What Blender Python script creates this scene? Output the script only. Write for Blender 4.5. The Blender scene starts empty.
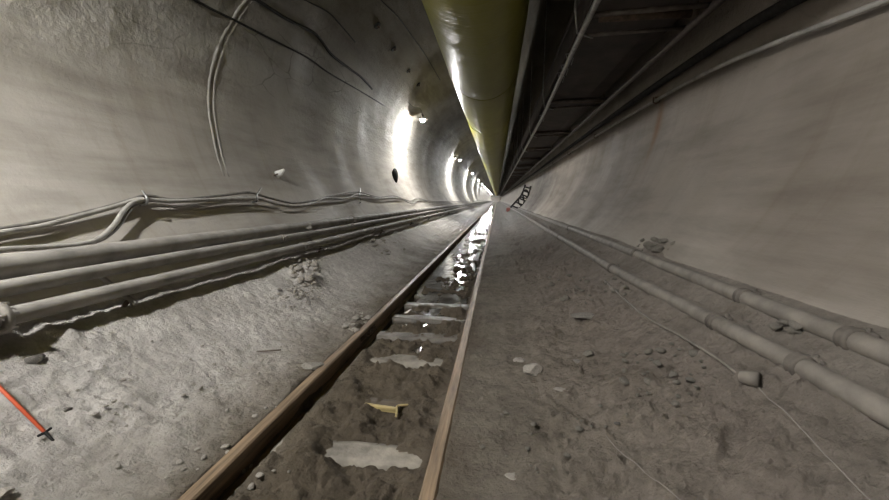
import bpy, bmesh, math, random
from mathutils import Vector, Matrix, noise
random.seed(7)
sc = bpy.context.scene
C = sc.collection
PI = math.pi

# ------------------------------------------------------------------ camera (lens measured from the photograph)
F = 400.0; TH = math.atan(50/F); PS = math.atan(52.5/F*math.cos(TH))
s_, c_, S_, C_ = math.sin(PS), math.cos(PS), math.sin(TH), math.cos(TH)
FW = Vector((-s_*C_, c_*C_, -S_)); RT = Vector((c_, s_, 0)); UP = Vector((-s_*S_, c_*S_, C_))
cam_d = bpy.data.cameras.new('camera'); cam_d.sensor_width = 36; cam_d.lens = F/889*36; cam_d.clip_end = 600; cam_d.clip_start = .05
cam = bpy.data.objects.new('camera', cam_d); C.objects.link(cam)
m3 = Matrix((RT, UP, -FW)).transposed()
cam.matrix_world = m3.to_4x4()
sc.camera = cam

def ray(px, py):
    v = FW + RT*((px-444.5)/F) + UP*((250-py)/F)
    return v/v.y

# ------------------------------------------------------------------ the tunnel's shape
CX, CZ, R = -.6, 1.75, 3.25
def circ(x): return CZ - math.sqrt(max(0, R*R-(x-CX)**2))
PROF = [(-3.1,-.50),(-2.85,-.64),(-2.6,-.775),(-2.2,-1.03),(-1.8,-1.19),(-1.5,-1.255),(-1.335,-1.266),(-1.25,-1.44),(-1.17,-1.435),(-1.06,-1.362),(-.9,-1.350),
        (-.37,-1.335),(-.315,-1.32),(-.228,-1.260),(0,-1.25),(.3,-1.24),(.6,-1.185),(1.0,-1.02),(1.28,-.845),(1.36,-.772),(1.43,-.745),(1.58,-.625),(1.78,-.51),(1.95,-.40),(2.2,-.1)]
def prof(x):
    if x <= PROF[0][0]: return PROF[0][1]
    for (a, za), (b, zb) in zip(PROF, PROF[1:]):
        if x <= b:
            t = (x-a)/(b-a)
            return za+(zb-za)*t
    return PROF[-1][1]
def sstep(a, b, x):
    t = max(0, min(1, (x-a)/(b-a))); return t*t*(3-2*t)
def fr(x, y, z, s, o=4, h=1.0): return noise.fractal(Vector((x*s, y*s, z*s)), h, 2.0, o)
HEAPS = []     # (x, y, radius, height) mud heaps; filled below
SLEEP_Y = [1.9+.62*k for k in range(33)]
def gz(x, y):
    """height of the mud floor"""
    z = prof(x)
    edge = sstep(-2.95, -2.5, x)*(1-sstep(1.36, 1.72, x))
    track = sstep(-1.28, -1.19, x)*(1-sstep(-.36, -.29, x))
    a = .022*fr(x, y, 0, 1.3, 3) + .016*fr(x+9, y, 3, 4.0, 5, .55)
    rough = .35+.65*sstep(-.15, .3, fr(x, y, 11, .9, 2)+.18*(1 if x > .35 else 0))
    if -.2 < x < .3: rough *= .45
    if x < -1.35: rough *= .75
    # flakes and footprints: small ledges
    e1 = fr(x, y*1.6, 51, 3.4, 4, .7); e2 = fr(x*1.3, y*1.5, 61, 9.5, 3, .7)
    a += rough*(.020*sstep(.10, .15, e1)+.014*sstep(-.28, -.20, e1)+.009*sstep(.12, .22, e2)-.007*sstep(.42, .55, fr(x, y*1.3, 71, 7, 3, .8)))
    lum = max(0, fr(x, y, 7, 7.5, 4, .7)-.08); a += .055*lum*rough
    v = noise.voronoi(Vector((x*15, y*15, 2.)))[0]
    clod = max(0, .30-v[0]); a += clod*.14*rough*sstep(.05, .3, fr(x, y, 21, 1.6, 2))
    a += .004*fr(x, y, 81, 22, 3, .6)*rough
    near_rail = min(abs(x+1.285), abs(x+.272))
    a *= edge*(.35+.65*sstep(.03, .16, near_rail))
    z += a
    # lip of mud right beside the outer faces of the rails stays below the rail tops
    if track > 0:
        b = .055*fr(x, y, 31, 3.6, 5, .6)+.02*sstep(.1, .2, fr(x, y, 33, 6, 3, .7))
        b *= sstep(-1.22, -1.06, x)*(1-sstep(-.42, -.32, x))
        z += b*track
        # mud washed over the left part of the nearest sleepers; wet hollow further on
        far = sstep(3.0, 5.0, y)
        z -= track*(.054*far + .012*sstep(4.5, 8, y))
        for py_, pd in ((2.42,.03),(3.43,.045),(4.06,.035),(4.7,.025)): z -= track*pd*math.exp(-((y-py_)/.17)**2-((x+.75)/.24)**2)
        z += track*.045*math.exp(-((x+1.1)/.18)**2)*(1-sstep(2.6, 4.5, y))
        k = round((y-1.9)/.62)
        if 0 <= k < 33 and k != 1:
            d = y-(1.9+.62*k)+(.035 if k < 4 else 0)
            w = math.exp(-(d/(.095 if k == 0 else .11))**2)
            if k == 0: w *= sstep(-.93, -.84, x)*(1-sstep(-.56, -.46, x))
            else: w *= sstep(-1.12, -1.0, x)*(1-sstep(-.45, -.35, x))
            z += track*(.030*(1-sstep(2.6,5.2,y)) - w*(.065 if k == 0 else .065*(1-sstep(3.4,6,y))))
    for hx, hy, hr, hh in HEAPS:
        d = math.hypot(x-hx, y-hy)/hr
        if d < 1.6: z += hh*math.exp(-d*d*2.2)*(1+.7*fr(x, y, 41, 9, 3))
    return z
def gp(px, py):
    """ground point seen at a pixel of the photograph"""
    d = ray(px, py); y = .5
    while y < 260:
        p = d*y
        if p.z <= prof(p.x)+.16 and p.z <= gz(p.x, p.y): break
        y *= 1.004
    return Vector((p.x, p.y, gz(p.x, p.y)))
def wp(px, py, off=.0):
    """lining point seen at a pixel, standing off the lining"""
    d = ray(px, py); y = .5
    while y < 260:
        p = d*y
        if math.hypot(p.x-CX, p.z-CZ) >= R-off: break
        y *= 1.004
    return p
def wdisp(th, y):
    """lining relief, inwards"""
    x = CX+R*math.cos(th); z = CZ+R*math.sin(th)
    up = sstep(1.2, 2.6, z)
    d = .022*fr(x, y*.7, z, .7, 3) + (.004+.006*up)*fr(x, y*.55, z, 3.2, 4)
    lf = 1-sstep(-.5, .5, math.cos(th))
    u2 = sstep(1.0, 2.1, z)*(.35+.65*lf)
    d += .012*sstep(.7, 2, z)*noise.noise(Vector((th*16, y*.22, 5)))
    if -1 < y < 14: d += u2*(1-.8*sstep(5, 8.5, y))*(.011*fr(x, y*.8, z, 5.5, 4, .6)+.010*sstep(.1, .25, fr(x, y*.6, z+40, 3.5, 3, .7)))
    return d*sstep(-1.0, .1, z)

# ------------------------------------------------------------------ helpers
def obj(name, bm, mat, parent=None, smooth=True):
    me = bpy.data.meshes.new(name)
    bmesh.ops.recalc_face_normals(bm, faces=bm.faces[:]) if len(bm.faces) < 6000 else None
    bm.to_mesh(me); bm.free()
    if smooth: me.polygons.foreach_set('use_smooth', [True]*len(me.polygons))
    me.materials.append(mat)
    o = bpy.data.objects.new(name, me); C.objects.link(o)
    if parent:
        o.parent = parent
        o.matrix_parent_inverse = Matrix.Translation(-parent.location) if parent.type == 'EMPTY' else Matrix()
    return o
def tag(o, label, cat, group=None, kind=None):
    o['label'] = label; o['category'] = cat
    if group: o['group'] = group
    if kind: o['kind'] = kind
    return o
def thing(name, label, cat, loc=(0,0,0), group=None):
    o = bpy.data.objects.new(name, None); C.objects.link(o); o.location = loc; o.empty_display_size = .1
    return tag(o, label, cat, group)
def struct(o): o['kind'] = 'structure'; return o
def copy_tree(o, parent=None):
    c = o.copy(); C.objects.link(c)
    if parent: c.parent = parent
    for ch in list(o.children): copy_tree(ch, c)
    return c
def frame(d):
    d = d.normalized(); u = Vector((0,0,1)) if abs(d.z) < .9 else Vector((1,0,0))
    a = d.cross(u).normalized(); return a, a.cross(d).normalized()
def tube(bm, pts, r, n=10, cap=True):
    pts = [Vector(p) for p in pts]; rings = []
    for i, p in enumerate(pts):
        d = (pts[min(i+1, len(pts)-1)]-pts[max(i-1, 0)])
        a, b = frame(d)
        rr = r[i] if isinstance(r, (list, tuple)) else r
        rings.append([bm.verts.new(p+a*(rr*math.cos(2*PI*k/n))+b*(rr*math.sin(2*PI*k/n))) for k in range(n)])
    for A, B in zip(rings, rings[1:]):
        for k in range(n): bm.faces.new((A[k], A[(k+1)%n], B[(k+1)%n], B[k]))
    if cap and n > 2: bm.faces.new(rings[0][::-1]); bm.faces.new(rings[-1])
    return bm
def T(pts, r, n=10): return tube(bmesh.new(), pts, r, n)
def box(bm, c, s, rot=None):
    vs = bmesh.ops.create_cube(bm, size=1)['verts']
    M = Matrix.Translation(c) @ (rot.to_4x4() if rot else Matrix()) @ Matrix.Diagonal((*s, 1))
    bmesh.ops.transform(bm, matrix=M, verts=vs); return vs
def bevel(bm, w, seg=2):
    bmesh.ops.bevel(bm, geom=bm.edges[:], offset=w, segments=seg, affect='EDGES', profile=.6); return bm
def catmull(pts, n=6):
    pts = [Vector(p) for p in pts]; out = []
    for i in range(len(pts)-1):
        p0 = pts[max(i-1,0)]; p1 = pts[i]; p2 = pts[i+1]; p3 = pts[min(i+2,len(pts)-1)]
        for k in range(n):
            t = k/n
            out.append(.5*((2*p1)+(p2-p0)*t+(2*p0-5*p1+4*p2-p3)*t*t+(3*p1-p0-3*p2+p3)*t**3))
    out.append(pts[-1]); return out
def ysteps(a, b, near=.5, g=1.12, top=8):
    ys = []; y = a
    while y < b:
        ys.append(y); y += near if y < 6 else min(top, near*g**((y-6)/1.2))
    ys.append(b); return ys

# ------------------------------------------------------------------ materials
def mat(name): 
    m = bpy.data.materials.new(name); m.use_nodes = True; nt = m.node_tree
    b = nt.nodes['Principled BSDF']; return m, nt, b
def N(nt, t, **kw):
    n = nt.nodes.new(t)
    for k, v in kw.items():
        if k in n.inputs: n.inputs[k].default_value = v
        else: setattr(n, k, v)
    return n
def coord(nt, scale=(1,1,1)):
    t = N(nt, 'ShaderNodeTexCoord'); mp = N(nt, 'ShaderNodeMapping'); mp.inputs['Scale'].default_value = scale
    nt.links.new(t.outputs['Object'], mp.inputs['Vector']); return mp.outputs['Vector']
def ntex(nt, vec, scale, detail=5, rough=.55, dist=0):
    n = N(nt, 'ShaderNodeTexNoise', Scale=scale, Detail=detail, Roughness=rough, Distortion=dist); nt.links.new(vec, n.inputs['Vector']); return n.outputs['Fac']
def ramp(nt, fac, stops):
    r = N(nt, 'ShaderNodeValToRGB'); nt.links.new(fac, r.inputs['Fac'])
    el = r.color_ramp.elements
    while len(el) < len(stops): el.new(.5)
    for e, (p, c) in zip(el, stops): e.position = p; e.color = (*c, 1) if len(c) == 3 else c
    return r.outputs['Color']
def mixc(nt, fac, a, b, mode='MIX'):
    m = N(nt, 'ShaderNodeMix', data_type='RGBA', blend_type=mode)
    for k, v in ((0, fac), (6, a), (7, b)):
        if hasattr(v, 'links'): nt.links.new(v, m.inputs[k])
        else: m.inputs[k].default_value = v if k == 0 else (*v, 1)
    return m.outputs[2]
def math_(nt, op, a, b=0.):
    m = N(nt, 'ShaderNodeMath', operation=op)
    for k, v in ((0, a), (1, b)):
        if hasattr(v, 'links'): nt.links.new(v, m.inputs[k])
        else: m.inputs[k].default_value = v
    return m.outputs[0]
def bump(nt, bsdf, h, strength=.5, dist=.02, prev=None):
    b = N(nt, 'ShaderNodeBump', Strength=strength, Distance=dist); nt.links.new(h, b.inputs['Height'])
    if prev: nt.links.new(prev, b.inputs['Normal'])
    nt.links.new(b.outputs['Normal'], bsdf.inputs['Normal']); return b.outputs['Normal']
def simple(name, col, rough=.6, metal=0, var=.35, scale=8, bs=.3, bd=.004, stretch=(1,1,1), spec=.5):
    m, nt, b = mat(name); v = coord(nt, stretch)
    f = ntex(nt, v, scale); d = tuple(c*(1-var) for c in col); l = tuple(min(1, c*(1+var)) for c in col)
    nt.links.new(ramp(nt, f, [(.3, d), (.7, l)]), b.inputs['Base Color'])
    b.inputs['Roughness'].default_value = rough; b.inputs['Metallic'].default_value = metal
    b.inputs['Specular IOR Level'].default_value = spec
    bump(nt, b, ntex(nt, v, scale*5), bs, bd); return m

def make_lining():
    m, nt, b = mat('shotcrete'); v = coord(nt); L = nt.links
    sep = N(nt, 'ShaderNodeSeparateXYZ'); L.new(v, sep.inputs[0]); X, Y, Z = sep.outputs
    hi = N(nt, 'ShaderNodeMapRange', interpolation_type='SMOOTHSTEP'); L.new(Z, hi.inputs[0]); hi.inputs[1].default_value = .9; hi.inputs[2].default_value = 2.4
    vs = coord(nt, (1,.16,1))
    blot = ntex(nt, v, .55, 4, .6)
    col = ramp(nt, blot, [(.3, (.285,.270,.248)), (.55, (.345,.330,.307)), (.75, (.40,.385,.362))])
    streak = ntex(nt, vs, 3.2, 6, .6)
    col = mixc(nt, .6, col, ramp(nt, streak, [(.32, (.55,.53,.50)), (.55, (1,1,1)), (.8, (1.0,.99,.97))]), 'MULTIPLY')
    # dark drip stains running down round the section (thin in Y)
    vd = coord(nt, (.25, 3.0, .25))
    drip = ramp(nt, ntex(nt, vd, 1.2, 5, .65), [(.30, (.80,.76,.70)), (.48, (1,1,1))])
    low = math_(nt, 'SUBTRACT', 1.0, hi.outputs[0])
    col = mixc(nt, math_(nt, 'MULTIPLY', .6, low), col, drip, 'MULTIPLY')
    # crown concrete: browner and darker with height
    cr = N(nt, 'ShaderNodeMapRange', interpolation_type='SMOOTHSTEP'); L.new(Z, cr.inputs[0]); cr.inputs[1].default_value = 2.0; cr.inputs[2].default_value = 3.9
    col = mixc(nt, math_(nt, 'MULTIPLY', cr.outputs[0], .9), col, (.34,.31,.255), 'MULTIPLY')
    # the right-hand wall is browner with dried mud
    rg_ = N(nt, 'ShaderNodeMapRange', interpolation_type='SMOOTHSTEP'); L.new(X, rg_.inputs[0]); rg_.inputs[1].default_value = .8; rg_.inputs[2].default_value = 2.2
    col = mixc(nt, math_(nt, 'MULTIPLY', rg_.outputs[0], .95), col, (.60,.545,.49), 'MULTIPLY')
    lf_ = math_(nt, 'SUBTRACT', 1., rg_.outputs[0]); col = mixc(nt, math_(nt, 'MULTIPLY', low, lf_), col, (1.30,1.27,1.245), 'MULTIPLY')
    # cracks and board joints on the upper half
    vw = N(nt, 'ShaderNodeTexNoise', Scale=1.4, Detail=3.); L.new(v, vw.inputs['Vector'])
    wob = N(nt, 'ShaderNodeVectorMath', operation='MULTIPLY_ADD'); L.new(vw.outputs['Color'], wob.inputs[0]); wob.inputs[1].default_value = (.35,.35,.22)
    mp = coord(nt, (.5,.75,1.6)); L.new(mp, wob.inputs[2])
    vo = N(nt, 'ShaderNodeTexVoronoi', feature='DISTANCE_TO_EDGE', Scale=1.25); L.new(wob.outputs[0], vo.inputs['Vector'])
    crk = N(nt, 'ShaderNodeMapRange'); L.new(vo.outputs['Distance'], crk.inputs[0]); crk.inputs[1].default_value = 0; crk.inputs[2].default_value = .018; crk.inputs[3].default_value = 1; crk.inputs[4].default_value = 0
    crm = math_(nt, 'MULTIPLY', crk.outputs[0], math_(nt, 'MULTIPLY', hi.outputs[0], ramp(nt, ntex(nt, v, .9, 2), [(.45, (0,0,0)), (.6, (1,1,1))])))
    col = mixc(nt, math_(nt, 'MULTIPLY', crm, .85), col, (.12,.11,.095))
    # rust run below the pipe bracket on the right wall
    def near(sock, c, w):
        d = math_(nt, 'SUBTRACT', sock, c); d = math_(nt, 'DIVIDE', d, w); return math_(nt, 'EXPONENT', math_(nt, 'MULTIPLY', math_(nt, 'MULTIPLY', d, d), -1.))
    rust = math_(nt, 'MULTIPLY', near(Y, 7.15, .13), near(Z, 1.25, .5))
    rust = math_(nt, 'MULTIPLY', rust, math_(nt, 'GREATER_THAN', X, 0.))
    col = mixc(nt, math_(nt, 'MULTIPLY', rust, math_(nt, 'MULTIPLY_ADD', ntex(nt, vd, 5, 4), .8)), col, (.16,.085,.04))
    L.new(col, b.inputs['Base Color'])
    wet = ntex(nt, coord(nt, (.5,1.2,.5)), .8, 4)
    L.new(ramp(nt, wet, [(.35, (.66,)*3), (.6, (.9,)*3)]), b.inputs['Roughness'])
    sp = N(nt, 'ShaderNodeMapRange'); L.new(cr.outputs[0], sp.inputs[0]); sp.inputs[3].default_value = .28; sp.inputs[4].default_value = .03; L.new(sp.outputs[0], b.inputs['Specular IOR Level'])
    n1 = bump(nt, b, ntex(nt, vs, 9, 6, .6), .45, .03)
    rg = math_(nt, 'MULTIPLY', ntex(nt, v, 13, 6, .65), math_(nt, 'MULTIPLY_ADD', hi.outputs[0], .85))
    rgn = rg.node.inputs[1].links[0].from_node; rgn.inputs[2].default_value = .15
    n2 = bump(nt, b, rg, .8, .06, n1)
    n3 = bump(nt, b, crm, -.5, .02, n2)
    bump(nt, b, ntex(nt, v, 60, 3), .15, .004, n3)
    return m
def make_mud():
    m, nt, b = mat('mud'); v = coord(nt); L = nt.links
    sep = N(nt, 'ShaderNodeSeparateXYZ'); L.new(v, sep.inputs[0]); X, Y, Z = sep.outputs
    warp = math_(nt, 'ADD', X, math_(nt, 'MULTIPLY', math_(nt, 'SUBTRACT', ntex(nt, v, 1.7, 5), .5), .7))
    f = N(nt, 'ShaderNodeMapRange'); L.new(warp, f.inputs[0]); f.inputs[1].default_value = -3; f.inputs[2].default_value = 2
    base = ramp(nt, f.outputs[0], [(.0, (.54,.515,.49)), (.20, (.50,.477,.45)), (.28, (.33,.307,.278)), (.335, (.15,.13,.104)), (.40, (.115,.095,.070)), (.53, (.115,.095,.072)), (.585, (.175,.155,.128)), (.68, (.203,.178,.149)), (.80, (.198,.171,.147)), (.87, (.209,.186,.161)), (.94, (.225,.202,.176))])
    blot = ramp(nt, ntex(nt, v, 2.3, 8, .62), [(.3, (.66,.64,.61)), (.5, (.95,.94,.93)), (.72, (1.2,1.2,1.19))])
    col = mixc(nt, .75, base, blot, 'MULTIPLY')
    col = mixc(nt, .5, col, ramp(nt, ntex(nt, v, 14, 6, .65), [(.3, (.62,.61,.6)), (.6, (1.15,1.15,1.15))]), 'MULTIPLY')
    # further along the floor is soaked, and dim light is painted into its colour
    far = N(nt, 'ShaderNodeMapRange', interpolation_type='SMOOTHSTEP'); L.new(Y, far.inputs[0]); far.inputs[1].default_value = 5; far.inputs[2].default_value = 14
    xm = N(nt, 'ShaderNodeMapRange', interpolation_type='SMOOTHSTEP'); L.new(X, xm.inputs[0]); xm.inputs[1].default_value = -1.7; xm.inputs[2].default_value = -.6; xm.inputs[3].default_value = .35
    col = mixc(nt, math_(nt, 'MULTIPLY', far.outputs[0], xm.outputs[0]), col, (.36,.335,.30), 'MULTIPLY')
    L.new(col, b.inputs['Base Color'])
    rr = N(nt, 'ShaderNodeMapRange'); L.new(far.outputs[0], rr.inputs[0]); rr.inputs[3].default_value = .9; rr.inputs[4].default_value = .6
    L.new(rr.outputs[0], b.inputs['Roughness']); b.inputs['Specular IOR Level'].default_value = .16
    n1 = bump(nt, b, ntex(nt, v, 9, 8, .7), 1.0, .07)
    n2 = bump(nt, b, ntex(nt, v, 34, 5, .65, .4), .8, .02, n1)
    return m
M = {}
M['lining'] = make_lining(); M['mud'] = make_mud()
M['rail'] = simple('rusty_rail', (.185,.132,.083), .55, .1, .5, 6, .4, .003, (8,.5,8))
M['sleeper_wet'] = simple('wet_muddy_concrete', (.085,.074,.06), .55, 0, .45, 9, .7, .01)
M['sleeper'] = simple('muddy_concrete', (.19,.172,.145), .85, 0, .45, 9, .7, .01)
M['pipe'] = simple('dusty_grey_pipe', (.27,.255,.235), .75, 0, .3, 5, .3, .004)
M['pipe_mud'] = simple('mud_coated_pipe', (.15,.134,.115), .75, 0, .3, 7, .5, .006)
M['coupling'] = simple('dusty_iron_coupling', (.25,.23,.205), .7, .1, .4, 14, .5, .004)
M['rust_dust'] = simple('dusty_dark_iron', (.105,.092,.078), .8, 0, .4, 14, .5, .004)
M['cable'] = simple('dusty_cable', (.17,.158,.145), .6, 0, .4, 10, .2, .002)
M['cable_lt'] = simple('pale_dusty_cable', (.34,.325,.30), .6, 0, .3, 10, .2, .002)
M['black'] = simple('black_rubber', (.022,.021,.02), .8, 0, .4, 12, .3, .002, spec=.15)
M['steel'] = simple('galvanised_steel', (.30,.30,.29), .42, .6, .35, 16, .3, .002)
M['frame'] = simple('painted_grey_steel', (.115,.10,.09), .45, .5, .35, 10, .3, .002)
M['belt'] = simple('dirty_conveyor_belt', (.035,.027,.023), .75, 0, .5, 3, .4, .004)
M['rust'] = simple('rusted_steel', (.10,.07,.05), .7, .3, .5, 14, .5, .003)
M['rock'] = simple('pale_grey_stone', (.21,.195,.17), .85, 0, .3, 9, .7, .008)
M['rock_pale'] = simple('pale_stone', (.31,.285,.25), .8, 0, .25, 9, .6, .006)
M['rock_dark'] = simple('dark_stone', (.10,.092,.082), .75, 0, .35, 9, .6, .006)
M['clod'] = simple('mud_clod', (.31,.285,.25), .9, 0, .35, 14, .8, .006)
M['clod_r'] = simple('brown_mud_clod', (.155,.142,.12), .9, 0, .35, 14, .8, .006)
M['wood'] = simple('wet_timber', (.075,.058,.04), .6, 0, .4, 7, .5, .004, (1,8,8))
M['wood_y'] = simple('yellowish_timber', (.34,.27,.12), .6, 0, .3, 7, .5, .004, (1,8,8))
M['orange'] = simple('orange_paint', (.50,.085,.032), .45, 0, .2, 9, .2, .001)
M['red'] = simple('red_plastic', (.16,.045,.035), .5, 0, .2, 9, .1, .001)
M['white'] = simple('white_plastic', (.80,.79,.76), .4, 0, .08, 9, .1, .001)
M['string'] = simple('pale_twine', (.23,.21,.18), .8, 0, .15, 30, .1, .001)
def make_duct():
    m, nt, b = mat('yellow_green_duct_fabric'); v = coord(nt)
    f = ntex(nt, coord(nt, (1,.35,1)), 1.6, 5, .6)
    nt.links.new(ramp(nt, f, [(.3, (.185,.178,.028)), (.65, (.26,.25,.045))]), b.inputs['Base Color'])
    b.inputs['Roughness'].default_value = .45; b.inputs['Specular IOR Level'].default_value = .3
    n1 = bump(nt, b, ntex(nt, coord(nt, (1.5,5,1.5)), 1.6, 4, .55, .6), .3, .03)
    bump(nt, b, ntex(nt, v, 40, 3), .06, .003, n1)
    return m
M['duct'] = make_duct()
def make_water():
    m, nt, b = mat('muddy_water'); v = coord(nt)
    nt.links.new(ramp(nt, ntex(nt, v, 2, 3), [(.3, (.035,.031,.025)), (.7, (.06,.053,.042))]), b.inputs['Base Color'])
    b.inputs['Roughness'].default_value = .075; b.inputs['IOR'].default_value = 1.33; b.inputs['Specular IOR Level'].default_value = .9
    bump(nt, b, ntex(nt, coord(nt, (1,.7,1)), 4, 3, .5, .3), .35, .03)
    return m
M['water'] = make_water()
def emit(name, col, s):
    m, nt, b = mat(name); b.inputs['Base Color'].default_value = (.9,.9,.9,1)
    b.inputs['Emission Color'].default_value = (*col, 1); b.inputs['Emission Strength'].default_value = s; return m
M['bulb'] = emit('lit_lamp_glass', (1,.97,.92), 120)

# ------------------------------------------------------------------ the setting
YW = [-22,-18,-14,-10,-7,-5,-3.5,-2.4,-1.6,-1]
y = -.6
while y < 14: YW.append(y); y += .04 if y < 6 else .1
while y < 250: YW.append(y); y += min(4, .14*1.12**((y-14)/1.1))
YW.append(250)
def lining(name, t0, t1, n):
    bm = bmesh.new(); rows = []
    for yy in YW:
        row = []
        for k in range(n+1):
            th = t0+(t1-t0)*k/n; r = R-wdisp(th, yy)
            row.append(bm.verts.new((CX+r*math.cos(th), yy, CZ+r*math.sin(th))))
        rows.append(row)
    for A, B in zip(rows, rows[1:]):
        for k in range(n): bm.faces.new((A[k], B[k], B[k+1], A[k+1]))
    return struct(obj(name, bm, M['lining']))
rad = math.radians
lining('wall_right', rad(-56), rad(38), 120)
lining('ceiling', rad(38), rad(134), 80)
lining('wall_left', rad(134), rad(236), 190)
for nm, yy in (('wall_back', -22), ('wall_far', 244)):
    bm = bmesh.new(); bmesh.ops.create_circle(bm, cap_ends=True, segments=64, radius=R+.05)
    bmesh.ops.transform(bm, matrix=Matrix.Translation((CX, yy, CZ)) @ Matrix.Rotation(PI/2, 4, 'X'), verts=bm.verts[:])
    struct(obj(nm, bm, M['lining']))

def hp(px, py, r, h):
    p = gp(px, py); HEAPS.append((p.x, p.y, r, h))
hp(306,283,.22,.17); hp(300,300,.28,.07); hp(357,328,.13,.05); hp(657,250,.3,.07); hp(640,385,.28,.045); hp(690,395,.22,.03); hp(570,275,.4,.04)
hp(365,250,.3,.04); hp(590,358,.1,.03); hp(300,395,.18,.03); hp(95,455,.14,-.03); hp(200,410,.2,.03); hp(756,378,.07,.02); hp(620,420,.25,.03); hp(655,320,.3,.03)
xs = []
x = -3.02
while x < 1.93:
    xs.append(x); x += .0105 if (-1.35 < x < -1.12 or -.36 < x < -.16) else .0155
xs.append(1.95)
ys = [-22,-15,-10,-6,-3,-1.5,-.5,0,.3,.6]
y = .85
while y < 7: ys.append(y); y += .0155 if y < 3.6 else .035
while y < 250: ys.append(y); y += min(6, .05*1.13**((y-7)/.8))
ys.append(250)
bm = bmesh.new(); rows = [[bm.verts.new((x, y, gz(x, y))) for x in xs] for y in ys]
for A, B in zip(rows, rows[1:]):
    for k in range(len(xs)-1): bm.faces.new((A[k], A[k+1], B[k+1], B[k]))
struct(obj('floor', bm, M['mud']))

# double seam standing proud of the left lining
RING = [(.3,4.86),(.77,4.95),(1.31,5.05),(1.95,5.27),(2.4,5.5),(2.86,5.75),(3.5,6.15),(4.1,6.6)]
def ring_pts(dy):
    out = []
    for z, y in catmull([(z, y, 0) for z, y in RING], 5) and [(p[0], p[1]) for p in catmull([(z, y, 0) for z, y in RING], 5)]:
        th = PI-math.asin((z-CZ)/R); r = R-wdisp(th, y)+.016
        r += .012*(1-sstep(.3,.8,z)); out.append((CX+r*math.cos(th), y+dy, z))
    return out
bm = bmesh.new(); tube(bm, ring_pts(0), .028, 10); tube(bm, ring_pts(.10), .024, 10)
M['seam'] = simple('pale_grout', (.40,.38,.352), .85, 0, .2, 10, .6, .01)
struct(obj('trim_1', bm, M['seam']))

# ------------------------------------------------------------------ track
RT_Z = -1.25
SEC = [(-.055,-.17),(.055,-.17),(.055,-.158),(.012,-.145),(.009,-.045),(.034,-.036),(.036,-.009),(.027,0),(-.027,0),(-.036,-.009),(-.034,-.036),(-.009,-.045),(-.012,-.145),(-.055,-.158)]
def rail(name, x0, label):
    bm = bmesh.new(); rings = []
    for y in ysteps(-2, 240, .35, 1.1, 6):
        dx = .006*noise.noise(Vector((x0, y*.5, 0))); dz = .006*noise.noise(Vector((x0, y*.35, 4)))
        rings.append([bm.verts.new((x0+dx+a, y, RT_Z+dz+b)) for a, b in SEC])
    n = len(SEC)
    for A, B in zip(rings, rings[1:]):
        for k in range(n): bm.faces.new((A[k], A[(k+1)%n], B[(k+1)%n], B[k]))
    bm.faces.new(rings[0]); bm.faces.new(rings[-1])
    return tag(obj(name, bm, M['rail'], smooth=False), label, 'rail')
rl = rail('rail', -1.285, 'rust-brown steel rail on the left, beside the pale mud bank')
rr = rail('rail', -.272, 'rust-brown steel rail on the right, sunk flush in the mud path')
bm = bmesh.new()
box(bm, (-1.262, 3.75, -1.315), (.014, .42, .05)); bevel(bm, .003)
fp = obj('fishplate', bm, M['rust'], rl)
for k in range(4):
    obj('bolt', T([(-1.256, 3.6+k*.1, -1.315), (-1.23, 3.6+k*.1, -1.315)], .012, 6), M['rust'], fp)

def sleeper_mesh(w, seed, top):
    bm = bmesh.new(); bmesh.ops.create_grid(bm, x_segments=24, y_segments=6, size=.5)
    bm.verts.ensure_lookup_table()
    for v in bm.verts: v.co = Vector((v.co.x*w, v.co.y*.15, .05))
    g = bmesh.ops.extrude_face_region(bm, geom=bm.faces[:])
    for v in [e for e in g['geom'] if isinstance(e, bmesh.types.BMVert)]: v.co.z -= .1
    for v in bm.verts:
        q = v.co*7+Vector((seed*9, 0, 0))
        v.co += Vector((.012*noise.noise(q), .016*noise.noise(q+Vector((5,0,0))), .012*noise.noise(q+Vector((0,9,0)))))
    return bm
LBL = ['whitish muddy sleeper nearest the camera, half buried between the rails', None,
       'pale sleeper just beyond the yellow-edged board between the rails', 'fourth sleeper from the camera, with glinting puddles on both sides',
       'fifth sleeper from the camera, in front of the wider puddle', 'sixth sleeper from the camera, standing out of shallow water']
protos = []
for k, yy in enumerate(SLEEP_Y):
    if k == 1: continue
    if k < 6:
        o = obj('sleeper', sleeper_mesh(.84, k, 0), M['sleeper' if k in (0, 2) else 'sleeper_wet']); protos.append(o)
    else:
        o = protos[1+k%4].copy(); C.objects.link(o)
    o.location = (-.74, yy, [-1.371,0,-1.368,-1.378,-1.388,-1.398][k] if k < 6 else -1.425-.006*(k%3))
    o.rotation_euler = (0, 0, rad(random.uniform(-2, 2)))
    tag(o, LBL[k] if k < 6 else 'dark wet sleeper crossing the flooded track further down the tunnel', 'sleeper', 'sleepers between the rails')

# water
def puddle(name, pts, z, label):
    bm = bmesh.new(); vs = [bm.verts.new((x, y, z)) for x, y in pts]; f = bm.faces.new(vs)
    r = bmesh.ops.extrude_face_region(bm, geom=[f])
    for v in [e for e in r['geom'] if isinstance(e, bmesh.types.BMVert)]: v.co.z -= .012
    return tag(obj(name, bm, M['water'], smooth=False), label, 'puddle')
def blob(x0, x1, y0, y1, seed, n=28):
    cx, cy = (x0+x1)/2, (y0+y1)/2
    return [(cx+(x1-x0)/2*math.cos(a)*(1+.18*noise.noise(Vector((math.cos(a)*2, math.sin(a)*2, seed)))), cy+(y1-y0)/2*math.sin(a)*(1+.18*noise.noise(Vector((math.cos(a)*2, 4+math.sin(a)*2, seed))))) for a in [2*PI*k/n for k in range(n)]]
WZ = -1.366
puddle('puddle', blob(-1.0,-.55,3.24,3.62,1), WZ, 'small puddle beyond the pale sleeper, nearest of the puddles')
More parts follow.
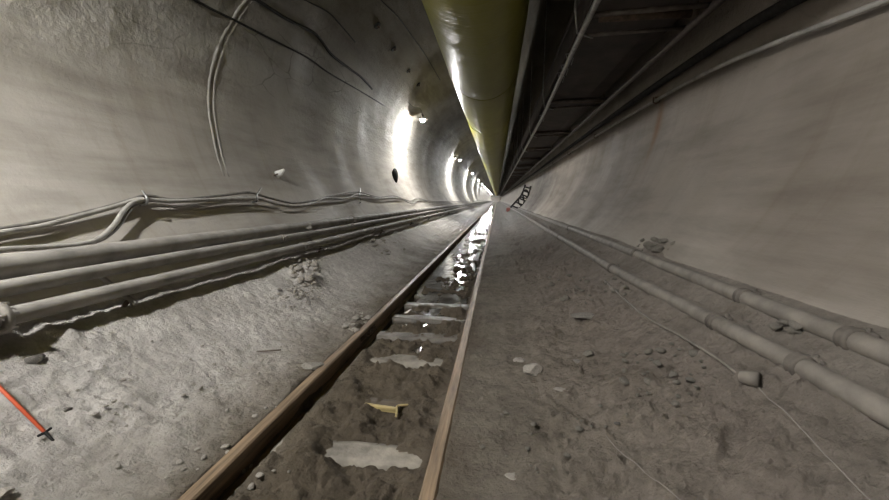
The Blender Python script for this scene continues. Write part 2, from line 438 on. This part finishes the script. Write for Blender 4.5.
puddle('puddle', blob(-1.08,-.5,3.86,4.26,2), WZ, 'second small puddle from the camera, between the fourth and fifth sleepers')
puddle('puddle', blob(-1.1,-.46,4.48,4.9,3), WZ, 'third small puddle from the camera, just before the flooded stretch')
bm = bmesh.new(); L1 = []; L2 = []
for yy in ysteps(5.05, 240, .35, 1.1, 6):
    a = -1.19+.05*noise.noise(Vector((3, yy*1.3, 0))) - (0 if yy > 5.4 else -.15); b = -.40+.12*noise.noise(Vector((8, yy*.9, 0)))+(.08 if yy > 12 else 0)
    L1.append((max(a, -1.2), yy)); L2.append((min(b, -.31), yy))
A = [[bm.verts.new((a, y, WZ+.004)) for a, y in L1], [bm.verts.new((b, y, WZ+.004)) for b, y in L2]]
for k in range(len(L1)-1): bm.faces.new((A[0][k], A[1][k], A[1][k+1], A[0][k+1]))
r = bmesh.ops.extrude_face_region(bm, geom=bm.faces[:])
for v in [e for e in r['geom'] if isinstance(e, bmesh.types.BMVert)]: v.co.z -= .015
tag(obj('flood_water', bm, M['water'], smooth=False), 'long strip of shining water lying between the rails into the distance', 'water')

# ------------------------------------------------------------------ lamps along the upper left wall
LX, LZ = -2.95, 3.12
ORD = ['', 'nearest lamp in view, glaring on the upper left wall', 'second nearest lamp in view on the upper left wall', 'third nearest lamp in view on the upper left wall',
       'fourth lamp in the row receding along the left wall', 'fifth lamp in the row receding along the left wall', 'sixth lamp in the row receding along the left wall']
lamp0 = None
def make_lamp():
    t = bpy.data.objects.new('tunnel_lamp', None); C.objects.link(t); t.location = (0,0,0)
    bm = bmesh.new(); bmesh.ops.create_cone(bm, cap_ends=False, segments=20, radius1=.21, radius2=.06, depth=.09)
    bmesh.ops.translate(bm, verts=bm.verts[:], vec=(0,0,.06)); tube(bm, [(0,0,.075),(0,0,.19)], .055, 16)
    obj('housing', bm, M['frame'], t)
    bm = bmesh.new(); bmesh.ops.create_uvsphere(bm, u_segments=14, v_segments=8, radius=.092)
    obj('bulb', bm, M['bulb'], t)
    bm = bmesh.new(); tube(bm, [(0,0,.19),(-.08,0,.26),(-.72,0,.30)], .016, 8); box(bm, (-.52,0,.30), (.04,.08,.08))
    obj('bracket', bm, M['rust'], t)
    obj('cord', T(catmull([(0,0,.2),(-.05,-.25,.38),(-.2,-.7,.34),(-.34,-1.1,.45),(-.36,-1.4,.55)], 5), .010, 6), M['black'], t)
    return t
POWER = 2500
lights = bpy.data.lights.new('lamp_light', 'POINT'); lights.energy = POWER; lights.shadow_soft_size = .10; lights.color = (1,.985,.955)
light0 = lights.copy(); light0.energy = POWER*1.4
lightf = bpy.data.lights.new('lamp_light_far', 'POINT'); lightf.energy = POWER*1.5; lightf.shadow_soft_size = .10; lightf.color = (.93,.965,1)
for k in range(-1, 16):
    o = make_lamp() if lamp0 is None else copy_tree(lamp0)
    if lamp0 is None: lamp0 = o
    o.location = (LX, -.3 if k == 0 else min(16*k, 238), LZ)
    if k < 0: lb = 'lamp on the left wall behind the camera'
    elif k == 0: lb = 'lamp on the left wall just above the camera, out of frame'
    else: lb = ORD[k] if k < 7 else 'tiny far lamp in the bright cluster where the tunnel vanishes'
    tag(o, lb, 'lamp', 'lamps along the upper left wall')
    li = bpy.data.objects.new('lamp_light', light0 if k < 1 else lights if k < 2 else lightf); C.objects.link(li)
    li.location = (0,0,0); li.parent = o

# ------------------------------------------------------------------ ventilation duct
DX, DZ, DR = -.365, 3.2, .83
duct = thing('ventilation_duct', 'big yellow-green fabric ventilation duct hanging along the tunnel crown', 'air duct', (DX, 0, DZ))
bm = bmesh.new(); rings = []; n = 56
yd = ysteps(-6, 240, .12, 1.15, 5)
for y in yd:
    ph = (y % 5.0)/5.0; e = min(ph, 1-ph)*5
    rr_ = DR*(1-.018*math.exp(-(e/.10)**2)); row = []
    for k in range(n):
        th = 2*PI*k/n
        w = .012*noise.noise(Vector((math.cos(th)*1.6, y*.8, math.sin(th)*1.6)))*math.exp(-(e/.9)**2)*2
        w += .012*noise.noise(Vector((math.cos(th)*2.0, y*3.2, math.sin(th)*2.0)))*math.exp(-(((y%8)-6.7)/.8)**2) if y < 60 else 0
        sag = 1+.02*max(0, -math.sin(th))
        row.append(bm.verts.new((DX+(rr_+w)*math.cos(th), y, DZ+(rr_*sag+w)*math.sin(th))))
    rings.append(row)
for A, B in zip(rings, rings[1:]):
    for k in range(n): bm.faces.new((A[k], A[(k+1)%n], B[(k+1)%n], B[k]))
obj('duct_skin', bm, M['duct'], duct)
for j in range(0, 16):
    y = 5*j
    obj('joint_band', T([(DX+(DR*.99+.006)*math.cos(a), y, DZ+(DR*.99+.006)*math.sin(a)) for a in [2*PI*k/40 for k in range(41)]], .012, 6), M['duct'], duct)
for j in range(0, 30):
    y = 2.5+5*j; obj('hanger_wire', T([(DX-.2, y, DZ+DR*.96), (DX-.25, y, CZ+R+.03)], .006, 5), M['rust'], duct)

# ------------------------------------------------------------------ overhead belt conveyor on the right
conv = thing('belt_conveyor', 'dark overhead belt conveyor hung along the upper right of the tunnel', 'conveyor', (1.7, 0, 2.1))
VZ, VL, VR = 2.1, 1.08, 2.34
def cvx(y): return .10*sstep(4, 12, y)
lo = ysteps(-5, 236, .7, 1.1, 6)
obj('stringer', T([(VL-.06+cvx(y), y, VZ+.01*noise.noise(Vector((1, y*.6, 0)))) for y in lo], .036, 10), M['steel'], conv)
obj('stringer', T([(VR, y, VZ+.03) for y in lo], .045, 10), M['frame'], conv)
bm = bmesh.new(); bmp = None
def strip(bm, prof_, ys_):
    rings = [[bm.verts.new((x, y, z)) for x, z in prof_] for y in ys_]
    for A, B in zip(rings, rings[1:]):
        for k in range(len(prof_)): bm.faces.new((A[k], A[(k+1)%len(prof_)], B[(k+1)%len(prof_)], B[k]))
    bm.faces.new(rings[0]); bm.faces.new(rings[-1])
strip(bm, [(1.16,2.30),(1.5,2.24),(1.95,2.24),(2.28,2.30),(2.28,2.32),(1.95,2.26),(1.5,2.26),(1.16,2.32)], lo)
obj('return_belt', bm, M['belt'], conv, smooth=False)
bm = bmesh.new(); strip(bm, [(1.1,2.82),(1.45,2.62),(1.98,2.62),(2.32,2.82),(2.32,2.84),(1.98,2.64),(1.45,2.64),(1.1,2.84)], lo)
obj('carrying_belt', bm, M['belt'], conv, smooth=False)
bm = bmesh.new(); strip(bm, [(VL-.03,2.28),(VL+.0,2.28),(VL+.0,2.62),(VL-.03,2.62)], lo)
obj('side_plate', bm, M['belt'], conv, smooth=False)
fy = [.9+4.2*k for k in range(-1, 24)]
for i, y in enumerate(fy):
    for dy in (0, .6):
        obj('cross_tube', T([(VL-.06+cvx(y), y+dy, VZ+.02), (VR+.02, y+dy, VZ+.06)], .026 if dy else .032, 8), M['frame'], conv)
    obj('idler_roller', T([(1.2, y+.3, 2.20), (2.25, y+.3, 2.20)], .045, 12), M['rust'], conv)
    xh = VL-.10+cvx(y)
    bm = T([(xh, y+.5, VZ+.02), (xh-.05, y+.45, VZ+.30), (xh-.02, y+.45, CZ+math.sqrt(R*R-(xh-CX)**2)+.02)], .014, 6)
    tube(bm, [(xh, y+.5, VZ+.02), (xh+.22, y+.62, VZ+.0)], .014, 6)
    obj('hanger_rod', bm, M['steel'], conv)
    obj('hanger_rod', T([(VR-.02, y+.3, VZ+.03), (VR-.06, y+.3, CZ+math.sqrt(R*R-(VR-.06-CX)**2)+.03)], .014, 6), M['rust'], conv)
for y in (6.4, 6.9, 7.3, 10.8):
    q = VL-.06+cvx(y)
    obj('wire_tie', T([(q-.05, y, VZ-.02), (q-.06, y+.03, VZ+.05), (q, y+.05, VZ+.055), (q+.05, y+.05, VZ-.01), (q+.03, y+.1, VZ-.09)], .008, 6), M['steel'], conv)

# ------------------------------------------------------------------ pipe and cables on the upper right wall
U = [(2.38,-1.5,.95),(2.42,1.5,1.12),(2.53,3.1,1.30),(2.545,4.4,1.46),(2.545,5.7,1.57),(2.545,8,1.63),(2.545,10.5,1.66),(2.545,20,1.68),(2.545,60,1.68),(2.545,200,1.68)]
pu = thing('wall_pipe', 'thin grey pipe running along the upper right wall below the conveyor', 'pipe', U[2])
obj('pipe_run', T(catmull(U, 6), .024, 10), M['pipe'], pu)
for y in (1.2, 7.15, 11.2, 15.2, 19.2):
    i = next(k for k in range(len(U)-1) if U[k+1][1] >= y); a, b = U[i], U[i+1]; t = (y-a[1])/(b[1]-a[1]); x = a[0]+(b[0]-a[0])*t; z = a[2]+(b[2]-a[2])*t
    bm = T([(x+.16, y, z+.05), (x-.02, y, z+.045)], .014, 6); tube(bm, [(x-.045, y, z+.05), (x-.045, y, z-.03), (x, y, z-.05), (x+.05, y, z-.02), (x+.07, y, z+.06)], .012, 6)
    obj('bracket', bm, M['rust'], pu)
H = [(2.42,-1.5,1.28),(2.47,1.5,1.42),(2.545,3.1,1.62),(2.545,4.6,1.78),(2.53,6,1.82),(2.53,8.2,1.85),(2.53,10.5,1.86),(2.53,22,1.87),(2.53,60,1.87),(2.53,200,1.87)]
tag(obj('hose', T(catmull(H, 6), .055, 10), M['black']), 'thick dark hose on the right wall between conveyor and thin pipe', 'hose')

# ------------------------------------------------------------------ three pipes along the left wall
def long_pipe(name, x, z, r, m, cps, label, grp, sag=.01, wob=None, x2=None, z2=None):
    def at(y):
        t = sstep(1.5, 5, y); xx = x+((x2 if x2 is not None else x)-x)*t; zz = z+((z2 if z2 is not None else z)-z)*t
        return Vector((xx+sag*noise.noise(Vector((x*3, y*.22, 1))), y, zz+sag*noise.noise(Vector((x*3, y*.25, 8)))))
    t = thing(name, label, 'pipe', at(2), grp)
    obj('pipe_run', T([at(y) for y in ysteps(-3, 200, .3, 1.1, 6)], r, 14), m, t)
    for cy, kind in cps:
        p = at(cy); q = at(cy+.1); d = (q-p).normalized()
        bm = bmesh.new()
        if kind == 'flange':
            tube(bm, [p-d*.055, p-d*.05, p-d*.02, p-d*.018], [r, r*1.6, r*1.75, r*1.1], 18); tube(bm, [p+d*.018, p+d*.02, p+d*.05, p+d*.055], [r*1.1, r*1.75, r*1.75, r], 18)
            for k in range(6):
                a = 2*PI*k/6+.3; u, v = frame(d); c = p+u*(r*1.5*math.cos(a))+v*(r*1.5*math.sin(a))
                tube(bm, [c-d*.075, c+d*.075], .011, 6)
        else:
            tube(bm, [p-d*.034, p-d*.03, p-d*.016, p-d*.01, p+d*.01, p+d*.016, p+d*.03, p+d*.034], [r, r*1.16, r*1.22, r*1.1, r*1.1, r*1.22, r*1.16, r], 18)
            a, b = frame(d)
            tube(bm, [p+a*(r*1.2)+b*.03-d*.05, p+a*(r*1.55)+b*.03, p+a*(r*1.2)+b*.03+d*.05], .012, 6)
            tube(bm, [p+a*(r*1.3)-b*.03, p+a*(r*1.3)+b*.055], .010, 6)
        obj('coupling', bm, M['coupling'] if m is M['pipe'] else M['rust_dust'], t)
    return t, at
G = 'pipes along the foot of the left wall'
l1, a1 = long_pipe('pipe', -2.84, -.385, .072, M['pipe'], [(7.6,'c'),(13.6,'c')], 'uppermost of the three grey pipes along the foot of the left wall', G)
l2, a2 = long_pipe('pipe', -2.71, -.486, .047, M['pipe'], [(4.75,'c'),(7.2,'c'),(12,'c')], 'middle one of the three grey pipes along the foot of the left wall', G)
l3, a3 = long_pipe('pipe', -2.58, -.618, .050, M['pipe'], [(1.68,'flange'),(5.05,'c'),(8.1,'c'),(13,'c')], 'lowest of the three left-wall pipes, with a bolted flange at the frame edge', G)
# steel arms that carry the pipes
for i, y in enumerate([-1, 2.45, 5.6, 8.8, 12, 15.2, 18.4, 21.6]):
    t = thing('pipe_bracket', 'steel bracket carrying the three pipes on the left wall', 'bracket', (-2.8, y, -.6), 'brackets under the left pipes')
    pts = [a1(y)+Vector((-.05,0,-.075)), a2(y)+Vector((-.03,0,-.077)), a3(y)+Vector((.02,0,-.078))]
    obj('arm', T([pts[0]+(pts[0]-pts[2]).normalized()*.12] + pts + [pts[2]+(pts[2]-pts[1])*.25], .018, 6), M['pipe'], t)
    obj('stay', T([pts[0], (pts[0].x-.20, y, pts[0].z-.09)], .016, 6), M['rust'], t); obj('stay', T([pts[2], (pts[2].x-.15, y, pts[2].z-.15)], .016, 6), M['rust'], t)

# ------------------------------------------------------------------ cables over the left wall
def wall_cable(px, off, r, m, label, name='cable', grp='cables slung along the left wall', n=6, far=True):
    pts = [wp(x, y, off) for x, y in px]
    if far:
        p = pts[-1]
        for k in range(1, 30): pts.append(Vector((p.x, p.y+k*3.2, p.z+.10*noise.noise(Vector((off*50, k*.7, r*100)))-.02)))
    return tag(obj(name, T(catmull(pts, n), r, 8), m), label, 'cable', grp)
wall_cable([(-60,247),(0,233),(40,226.5),(80,216),(115,206.5),(138,199.5),(150,200),(190,201),(230,198.5),(255,198),(280,204.5),(300,206),(314,203),(325,198.5),(345,198.5),(360,194.5),(380,198.5),(392,197.5),(402,199),(412,203.5),(420,199),(432,203),(444,203)], .07, .020, M['cable_lt'], 'pale dusty cable slung highest over the hooks on the left wall')
wall_cable([(-60,240),(0,229),(60,218.5),(110,206),(145,196),(170,199.5),(190,199),(225,195),(250,192.5),(270,198),(295,203),(318,199.5),(330,196),(358,192),(378,197),(395,196),(410,201),(418,198),(430,201),(444,201.5)], .05, .016, M['cable'], 'thinner dark cable hung close behind the pale one on the left wall')
wall_cable([(-60,258),(0,250),(40,247.5),(80,244.5),(100,238),(114,225),(122,213),(132,203.5),(146,199.5),(170,201.5),(200,200),(235,199),(256,198.5)], .10, .020, M['cable_lt'], 'pale cable that dips in a loop down to the top pipe', far=False)
wall_cable([(90,243.5),(104,238.5),(118,227),(126,215),(134,206),(146,201.5)], .07, .014, M['cable'], 'short thin cable tucked under the dipping loop', far=False)
for px, py, lb in ((145,197,'bent steel cable hook at the left, where the cable loop drops away'), (256,194,'bent steel cable hook further along, holding the wavy cables'), (360,195,'third cable hook along the left wall, the farthest and smallest')):
    b = wp(px, py+3, -.03); t_ = wp(px, py, .10)
    pts = [wp(px+5, py+8, -.04), wp(px+1, py+7, .09), wp(px, py+1, .14), wp(px+(7 if px > 200 else 0), py-6, .13)]
    y0 = pts[1].y
    pts = [Vector((p.x, y0+(p.y-y0)*.25+(.16 if i == 3 and px > 200 else 0), p.z)) for i, p in enumerate(pts)]
    tag(obj('cable_hook', T(catmull(pts, 5), .011, 7), M['steel']), lb, 'hook', 'hooks for the cables on the left wall')
G2 = 'cables on the upper left lining'
wall_cable([(160,-22),(200,3),(236,21),(269,38),(308,58),(329,73),(360,91),(385,106)], .02, .017, M['black'], 'long thin black cable crossing the upper left lining, lowest of three', grp=G2, far=False)
wall_cable([(215,-26),(257,0),(287,19),(311,31),(320,39),(332,55),(350,69),(362,78),(372,89)], .025, .028, M['black'], 'thick black cable drooping over the upper left lining', grp=G2, far=False)
wall_cable([(270,-20),(305,0),(329,13),(344,29),(355,42)], .02, .013, M['black'], 'short thin black cable at the top, left of the bolt row', grp=G2, far=False)
wall_cable([(365,-22),(381,0),(398,17),(412,36),(426,56),(440,80)], .02, .014, M['black'], 'thin dark cable on the crown beside the yellow duct', grp=G2, far=False)
for i, (px, py) in enumerate([(377,25),(393,48),(408,70),(418,84)]):
    p = wp(px, py, .0); nrm = Vector((CX-p.x, 0, CZ-p.z)).normalized()
    t = thing('rock_bolt', ['first', 'second', 'third', 'fourth'][i]+' rock bolt from the camera in the row on the crown', 'bolt', p, 'rock bolts in the crown')
    obj('plate', T([p-nrm*.02, p+nrm*.035], .085, 8), M['black'], t, smooth=False)
    obj('bolt_end', T([p+nrm*.03, p+nrm*.10], .025, 8), M['rust'], t)

# small fittings on the left wall
p = wp(278,174,.02); nrm = Vector((CX-p.x, 0, CZ-p.z)).normalized()
t = thing('wall_fitting', 'small white plastic fitting sticking out of the left wall', 'fitting', p)
obj('cone', T([p-nrm*.02, p+nrm*.03, p+nrm*.12+Vector((0,0,.02))], [.06,.055,.02], 12), M['white'], t)
obj('pin', T([p-nrm*.03+Vector((0,-.10,-.02)), p+nrm*.05+Vector((0,-.02,-.01))], .014, 6), M['rust'], t)
p = wp(395,176,.03); nrm = Vector((CX-p.x, 0, CZ-p.z)).normalized()
t = thing('junction_box', 'dark oval box fixed to the left wall before the nearest lamp', 'box', p)
bm = bmesh.new(); bmesh.ops.create_uvsphere(bm, u_segments=18, v_segments=12, radius=1)
bmesh.ops.transform(bm, matrix=Matrix.Translation(p) @ Matrix.Diagonal((.10,.26,.28,1)), verts=bm.verts[:]); obj('body', bm, M['black'], t)
obj('tail_cable', T(catmull([p+Vector((.02,0,-.22)), p+Vector((.03,.05,-.5)), p+Vector((.05,.1,-.72))], 5), .014, 6), M['black'], t)

# ------------------------------------------------------------------ two pipes on the right
G3 = 'pipes on the ground along the right wall'
long_pipe('pipe', 1.57, -.612, .048, M['pipe_mud'], [(1.93,'c'),(2.72,'c'),(4.75,'c'),(9,'c')], 'muddy pipe nearest the right wall, behind the other ground pipe', G3, .012, x2=1.58, z2=-.615)
long_pipe('pipe', 1.37, -.742, .048, M['pipe_mud'], [(1.92,'c'),(2.6,'c'),(4.7,'c'),(8.6,'c')], 'muddy pipe on the right nearer the track, lower of the two', G3, .012, x2=1.315, z2=-.775)

# thin conduit with a bell end, and the twine beyond it
c0 = [gp(605,282), gp(640,314), gp(680,341), gp(720,366), gp(744,383)]
t = thing('conduit', 'thin half-buried conduit on the right ending in a small cup', 'conduit', c0[-1])
obj('pipe_run', T(catmull([p+Vector((0,0,.006+.006*(i > 1))) for i, p in enumerate(c0)], 5), .009, 8), M['pipe_mud'], t)
p = gp(751,384)+Vector((0,0,.022)); d = (c0[-1]-c0[-2]).normalized(); dd = (Vector((.55,-.55,.12))).normalized()
bm = tube(bmesh.new(), [p-dd*.05, p-dd*.045, p-dd*.01, p+dd*.03, p+dd*.03, p-dd*.01], [.012,.026,.034,.036,.029,.026], 16)
obj('cup', bm, M['pipe_mud'], t)
def ground_line(a, b, lift, n=60):
    a, b = gp(*a), gp(*b)
    P_ = [Vector((a.x+(b.x-a.x)*k/n, a.y+(b.y-a.y)*k/n, max(gz(a.x+(b.x-a.x)*(k+e)/n, a.y+(b.y-a.y)*(k+e)/n) for e in (-1,0,1))+lift)) for k in range(n+1)]
    Z_ = [max(p.z for p in P_[max(0,k-3):k+4]) for k in range(n+1)]
    return [Vector((p.x, p.y, sum(Z_[max(0,k-4):k+5])/len(Z_[max(0,k-4):k+5]))) for k, p in enumerate(P_)]
tag(obj('twine', T([p+Vector((0,0,.02))]+ground_line((756,391), (905,535), .003), .0024, 6), M['string']), 'pale twine stretched over the mud from the conduit cup to the right corner', 'string')
tag(obj('twine', T(ground_line((606,440), (705,530), .002), .002, 6), M['string']), 'faint twine trodden in the mud at the bottom, right of the path', 'string')

# ------------------------------------------------------------------ orange stake
b = gp(53,441); top = ray(0,388)*(b.y-.02)
top = b+(top-b).normalized()*.8
t = thing('marker_stake', 'orange marker stake leaning in the mud at the left edge', 'stake', b)
d = (top-b).normalized()
obj('pole', T([b+d*.05, b+d*.06, top], [.006,.008,.008], 10), M['orange'], t)
obj('spike', T([b-d*.06, b+d*.01, b+d*.055], [.003,.006,.007], 8), M['black'], t)
bm = bmesh.new(); a_, b_ = frame(d); tube(bm, [b+d*.052-a_*.03, b+d*.05, b+d*.054+a_*.03], .006, 6)
obj('foot_rest', bm, M['black'], t)

# ------------------------------------------------------------------ broken board between the rails
p = gp(381,410)
t = thing('board', 'broken board with a yellowish edge, sunk in the mud between the rails', 'board', p)
bm = bmesh.new(); box(bm, p+Vector((0,.06,-.004)) , (.26,.075,.05), Matrix.Rotation(rad(-8), 3, 'Z')); bevel(bm, .006); obj('plank', bm, M['wood'], t)
bm = bmesh.new(); box(bm, p+Vector((-.005,.0,.010)), (.22,.022,.034), Matrix.Rotation(rad(-8), 3, 'Z')); bevel(bm, .004); obj('edge_strip', bm, M['wood_y'], t)
q = gp(397,416)
obj('bent_strap', T(catmull([q+Vector((.0,-.03,.008)), q+Vector((0,.0,.03)), q+Vector((-.01,.05,.035)), q+Vector((.04,.08,.03)), q+Vector((.08,.12,.01))], 4), .008, 6), M['wood_y'], t)
p = gp(263,354)
tag(obj('stick', T(catmull([p+Vector((-.12,-.03,.006)), p+Vector((0,0,.012)), p+Vector((.12,.06,.006))], 4), .006, 6), M['wood']), 'thin dark stick lying on the pale left bank', 'stick')

# ------------------------------------------------------------------ stones and clods
def rock_mesh(name, m, seed, flat, sub=3, ang=.0):
    bm = bmesh.new(); bmesh.ops.create_icosphere(bm, subdivisions=sub, radius=1)
    rnd = random.Random(seed); planes = []
    for k in range(12):
        v = Vector((rnd.gauss(0,1), rnd.gauss(0,1), rnd.gauss(0,1))).normalized(); planes.append((v, rnd.uniform(.5,.85)))
    for v in bm.verts:
        c = v.co.copy()
        for nrm, dd in planes:
            e = c.dot(nrm)-dd
            if e > 0: c -= nrm*e*.97
        c += c.normalized()*.07*noise.fractal(c*2.2+Vector((seed,0,0)), 1, 2, 3)
        v.co = Vector((c.x, c.y, c.z*flat))
    me = bpy.data.meshes.new(name); bm.to_mesh(me); bm.free(); me.materials.append(m)
    me.polygons.foreach_set('use_smooth', [sub < 3]*len(me.polygons))
    return me
def put(name, me, px, py, size, label, cat='stone', group=None, rot=0, sink=.3, sx=1.):
    p = gp(px, py)
    o = bpy.data.objects.new(name, me); C.objects.link(o)
    zr = max(v.co.z for v in me.vertices)*size
    size *= 1.25 if len(me.vertices) > 200 else 1
    o.location = (p.x, p.y, p.z+zr*(1-2*sink)); o.rotation_euler = (0, 0, rot); o.scale = (size*sx, size, size)
    return tag(o, label, cat, group)
put('stone', rock_mesh('stone', M['rock_pale'], 3, .8), 533, 373, .064, 'pale angular stone on the path right of the right rail', rot=.4, sink=.22, sx=1.15)
put('stone', rock_mesh('stone', M['rock'], 4, .30), 583, 318, .10, 'flat grey stone further along the path, with a dark shadowed end', rot=-.3, sink=.2, sx=1.3)
put('stone', rock_mesh('stone', M['rock'], 5, .5), 577, 362, .032, 'small stone behind and to the right of the pale angular stone', rot=1)
put('stone', rock_mesh('stone', M['clod_r'], 6, .5), 589, 356, .05, 'brown lump beside the small stone on the path')
put('stone', rock_mesh('stone', M['rock'], 8, .45), 313, 368, .075, 'flat grey stone lying against the left rail', rot=.5, sink=.25, sx=1.2)
put('stone', rock_mesh('stone', M['rock_dark'], 9, .55), 35, 362, .047, 'rounded dark stone alone on the left bank below the pipes', sink=.2, sx=1.2)
put('stone', rock_mesh('stone', M['rock_dark'], 10, .5), 68, 411, .025, 'small dark stone just beyond the orange stake')
put('stone', rock_mesh('stone', M['rock_pale'], 11, .7), 5, 497, .032, 'grey knobbly chunk in the bottom left corner', sink=.1)
put('stone', rock_mesh('stone', M['rock_pale'], 12, .5), 396, 299, .05, 'pale stone beside the left rail at mid distance')
put('stone', rock_mesh('stone', M['rock_pale'], 13, .25), 519, 361, .045, 'flat pale chip just left of the angular stone', sx=1.4)
put('stone', rock_mesh('stone', M['rock_pale'], 14, .25), 560, 391, .03, 'flat pale chip on the path nearer the camera', sx=1.4)
put('stone', rock_mesh('stone', M['rock_pale'], 15, .2), 513, 477, .03, 'whitish chip trodden into the path at the bottom', sx=1.3)
put('stone', rock_mesh('stone', M['rock_dark'], 16, .5), 617, 427, .016, 'tiny dark pebble on the path right of centre')
put('stone', rock_mesh('stone', M['rock'], 17, .6), 254, 247, .06, 'grey lump caught on the upper left pipes')
o = [o for o in bpy.data.objects if o.get('label') == 'grey lump caught on the upper left pipes'][0]
q = a2(5.55); o.location = (q.x-.0, q.y, q.z+.085)
CL = [rock_mesh('clod', M['clod'], 30+k, .62, 2) for k in range(6)]
CR = [rock_mesh('clod', M['clod_r'], 40+k, .62, 2) for k in range(6)]
CD = [rock_mesh('clod', M['rock_dark'], 50+k, .6, 2) for k in range(2)]
def cluster(name, meshes, cx, cy, rx, ry, n, s0, s1, label, group, seed):
    rnd = random.Random(seed)
    for k in range(n):
        a = rnd.uniform(0, 2*PI); r = math.sqrt(rnd.random())
        s = 1.45*(s0+(s1-s0)*rnd.random()**2)
        put(name, rnd.choice(meshes), cx+rx*r*math.cos(a), cy+ry*r*math.sin(a), s, label, 'mud clod', group, rnd.uniform(0, 6), .16, rnd.uniform(.8, 1.3))
cluster('mud_clod', CL, 305, 274, 15, 14, 70, .012, .042, 'lump of the rubble heap below the left pipes', 'clods of the left heap', 1)
cluster('mud_clod', CL, 300, 298, 24, 14, 40, .009, .024, 'small clod fallen down the bank below the rubble heap', 'clods below the left heap', 2)
cluster('mud_clod', CL, 357, 324, 13, 11, 26, .010, .030, 'clod of the little pile beside the left rail', 'clods of the little pile by the left rail', 3)
cluster('mud_clod', CL, 385, 248, 22, 8, 18, .015, .06, 'clod scattered on the far left bank below the pipes', 'clods on the far left bank', 4)
cluster('mud_clod', CR, 657, 247, 22, 6, 22, .015, .06, 'clod of the low heap above the right pipes', 'clods behind the right pipes', 5)
cluster('mud_clod', CR, 660, 375, 45, 35, 34, .008, .028, 'small brown clod in the churned mud left of the conduit cup', 'clods in the churned mud', 6)
cluster('mud_clod', CR, 590, 285, 45, 22, 34, .010, .038, 'small brown clod on the middle of the path', 'clods on the mid path', 7)
cluster('mud_clod', CL, 180, 380, 130, 55, 46, .006, .014, 'small pale clod on the left bank beyond the stake', 'clods on the left bank', 8)
cluster('mud_clod', CL, 200, 470, 110, 24, 20, .006, .016, 'tiny clod on the bank at the bottom left', 'clods at the bottom left', 9)
cluster('mud_clod', CR, 550, 430, 80, 50, 24, .006, .016, 'tiny clod on the path close to the camera', 'clods on the near path', 10)
cluster('mud_clod', CR, 770, 330, 30, 9, 12, .012, .032, 'clod lying between the two right pipes', 'clods between the right pipes', 12)

# ------------------------------------------------------------------ far rack against the right wall, red can
Y0 = 30
t = thing('rack', 'dark metal rack with coiled hose leaning on the right wall far off', 'rack', (1.5, Y0, -.6))
A_, B_ = Vector((1.42, Y0, -.78)), Vector((2.42, Y0, 1.0)); mid = Vector((2.15, Y0, .05))
off = Vector((-.42, .25, .22))
RAILS = [[A_+Vector((.12,.1,.02)), mid+Vector((.08,.1,0)), B_], [A_+off, mid+off, B_+off+Vector((.05,0,-.12))]]
for q in RAILS: obj('side_rail', T(q, .075, 6), M['black'], t)
def on(q, u): return q[0].lerp(q[1], u*2) if u < .5 else q[1].lerp(q[2], u*2-1)
for k in range(6): obj('rung', T([on(RAILS[0], .08+k*.168), on(RAILS[1], .08+k*.168)], .055, 6), M['black'], t)
for k in range(2):
    c = on(RAILS[0], .35+.3*k).lerp(on(RAILS[1], .35+.3*k), .5)+Vector((0,-.15,0))
    obj('hose_coil', T([c+Vector((.20*math.cos(a), .05*math.sin(3*a), .30*math.sin(a))) for a in [2*PI*j/24 for j in range(25)]], .05, 6), M['black'], t)
p = Vector((1.0, 36, gz(1.0, 36)))
t = thing('jerrycan', 'small reddish can on the ground at the far end of the path', 'can', p)
bm = bmesh.new(); box(bm, p+Vector((0,0,.16)), (.34,.24,.32)); bevel(bm, .04); obj('body', bm, M['red'], t)
obj('handle', T([p+Vector((-.1,0,.31)), p+Vector((-.08,0,.39)), p+Vector((.08,0,.39)), p+Vector((.1,0,.31))], .022, 8), M['red'], t)

# ------------------------------------------------------------------ world and view
w = bpy.data.worlds.new('world'); sc.world = w; w.use_nodes = True
w.node_tree.nodes['Background'].inputs[0].default_value = (0,0,0,1)
vs = sc.view_settings; sc.display_settings.display_device = 'sRGB'
vs.view_transform = 'Standard'; vs.look = 'None'; vs.gamma = 1; vs.use_curve_mapping = False; vs.exposure = 0.0
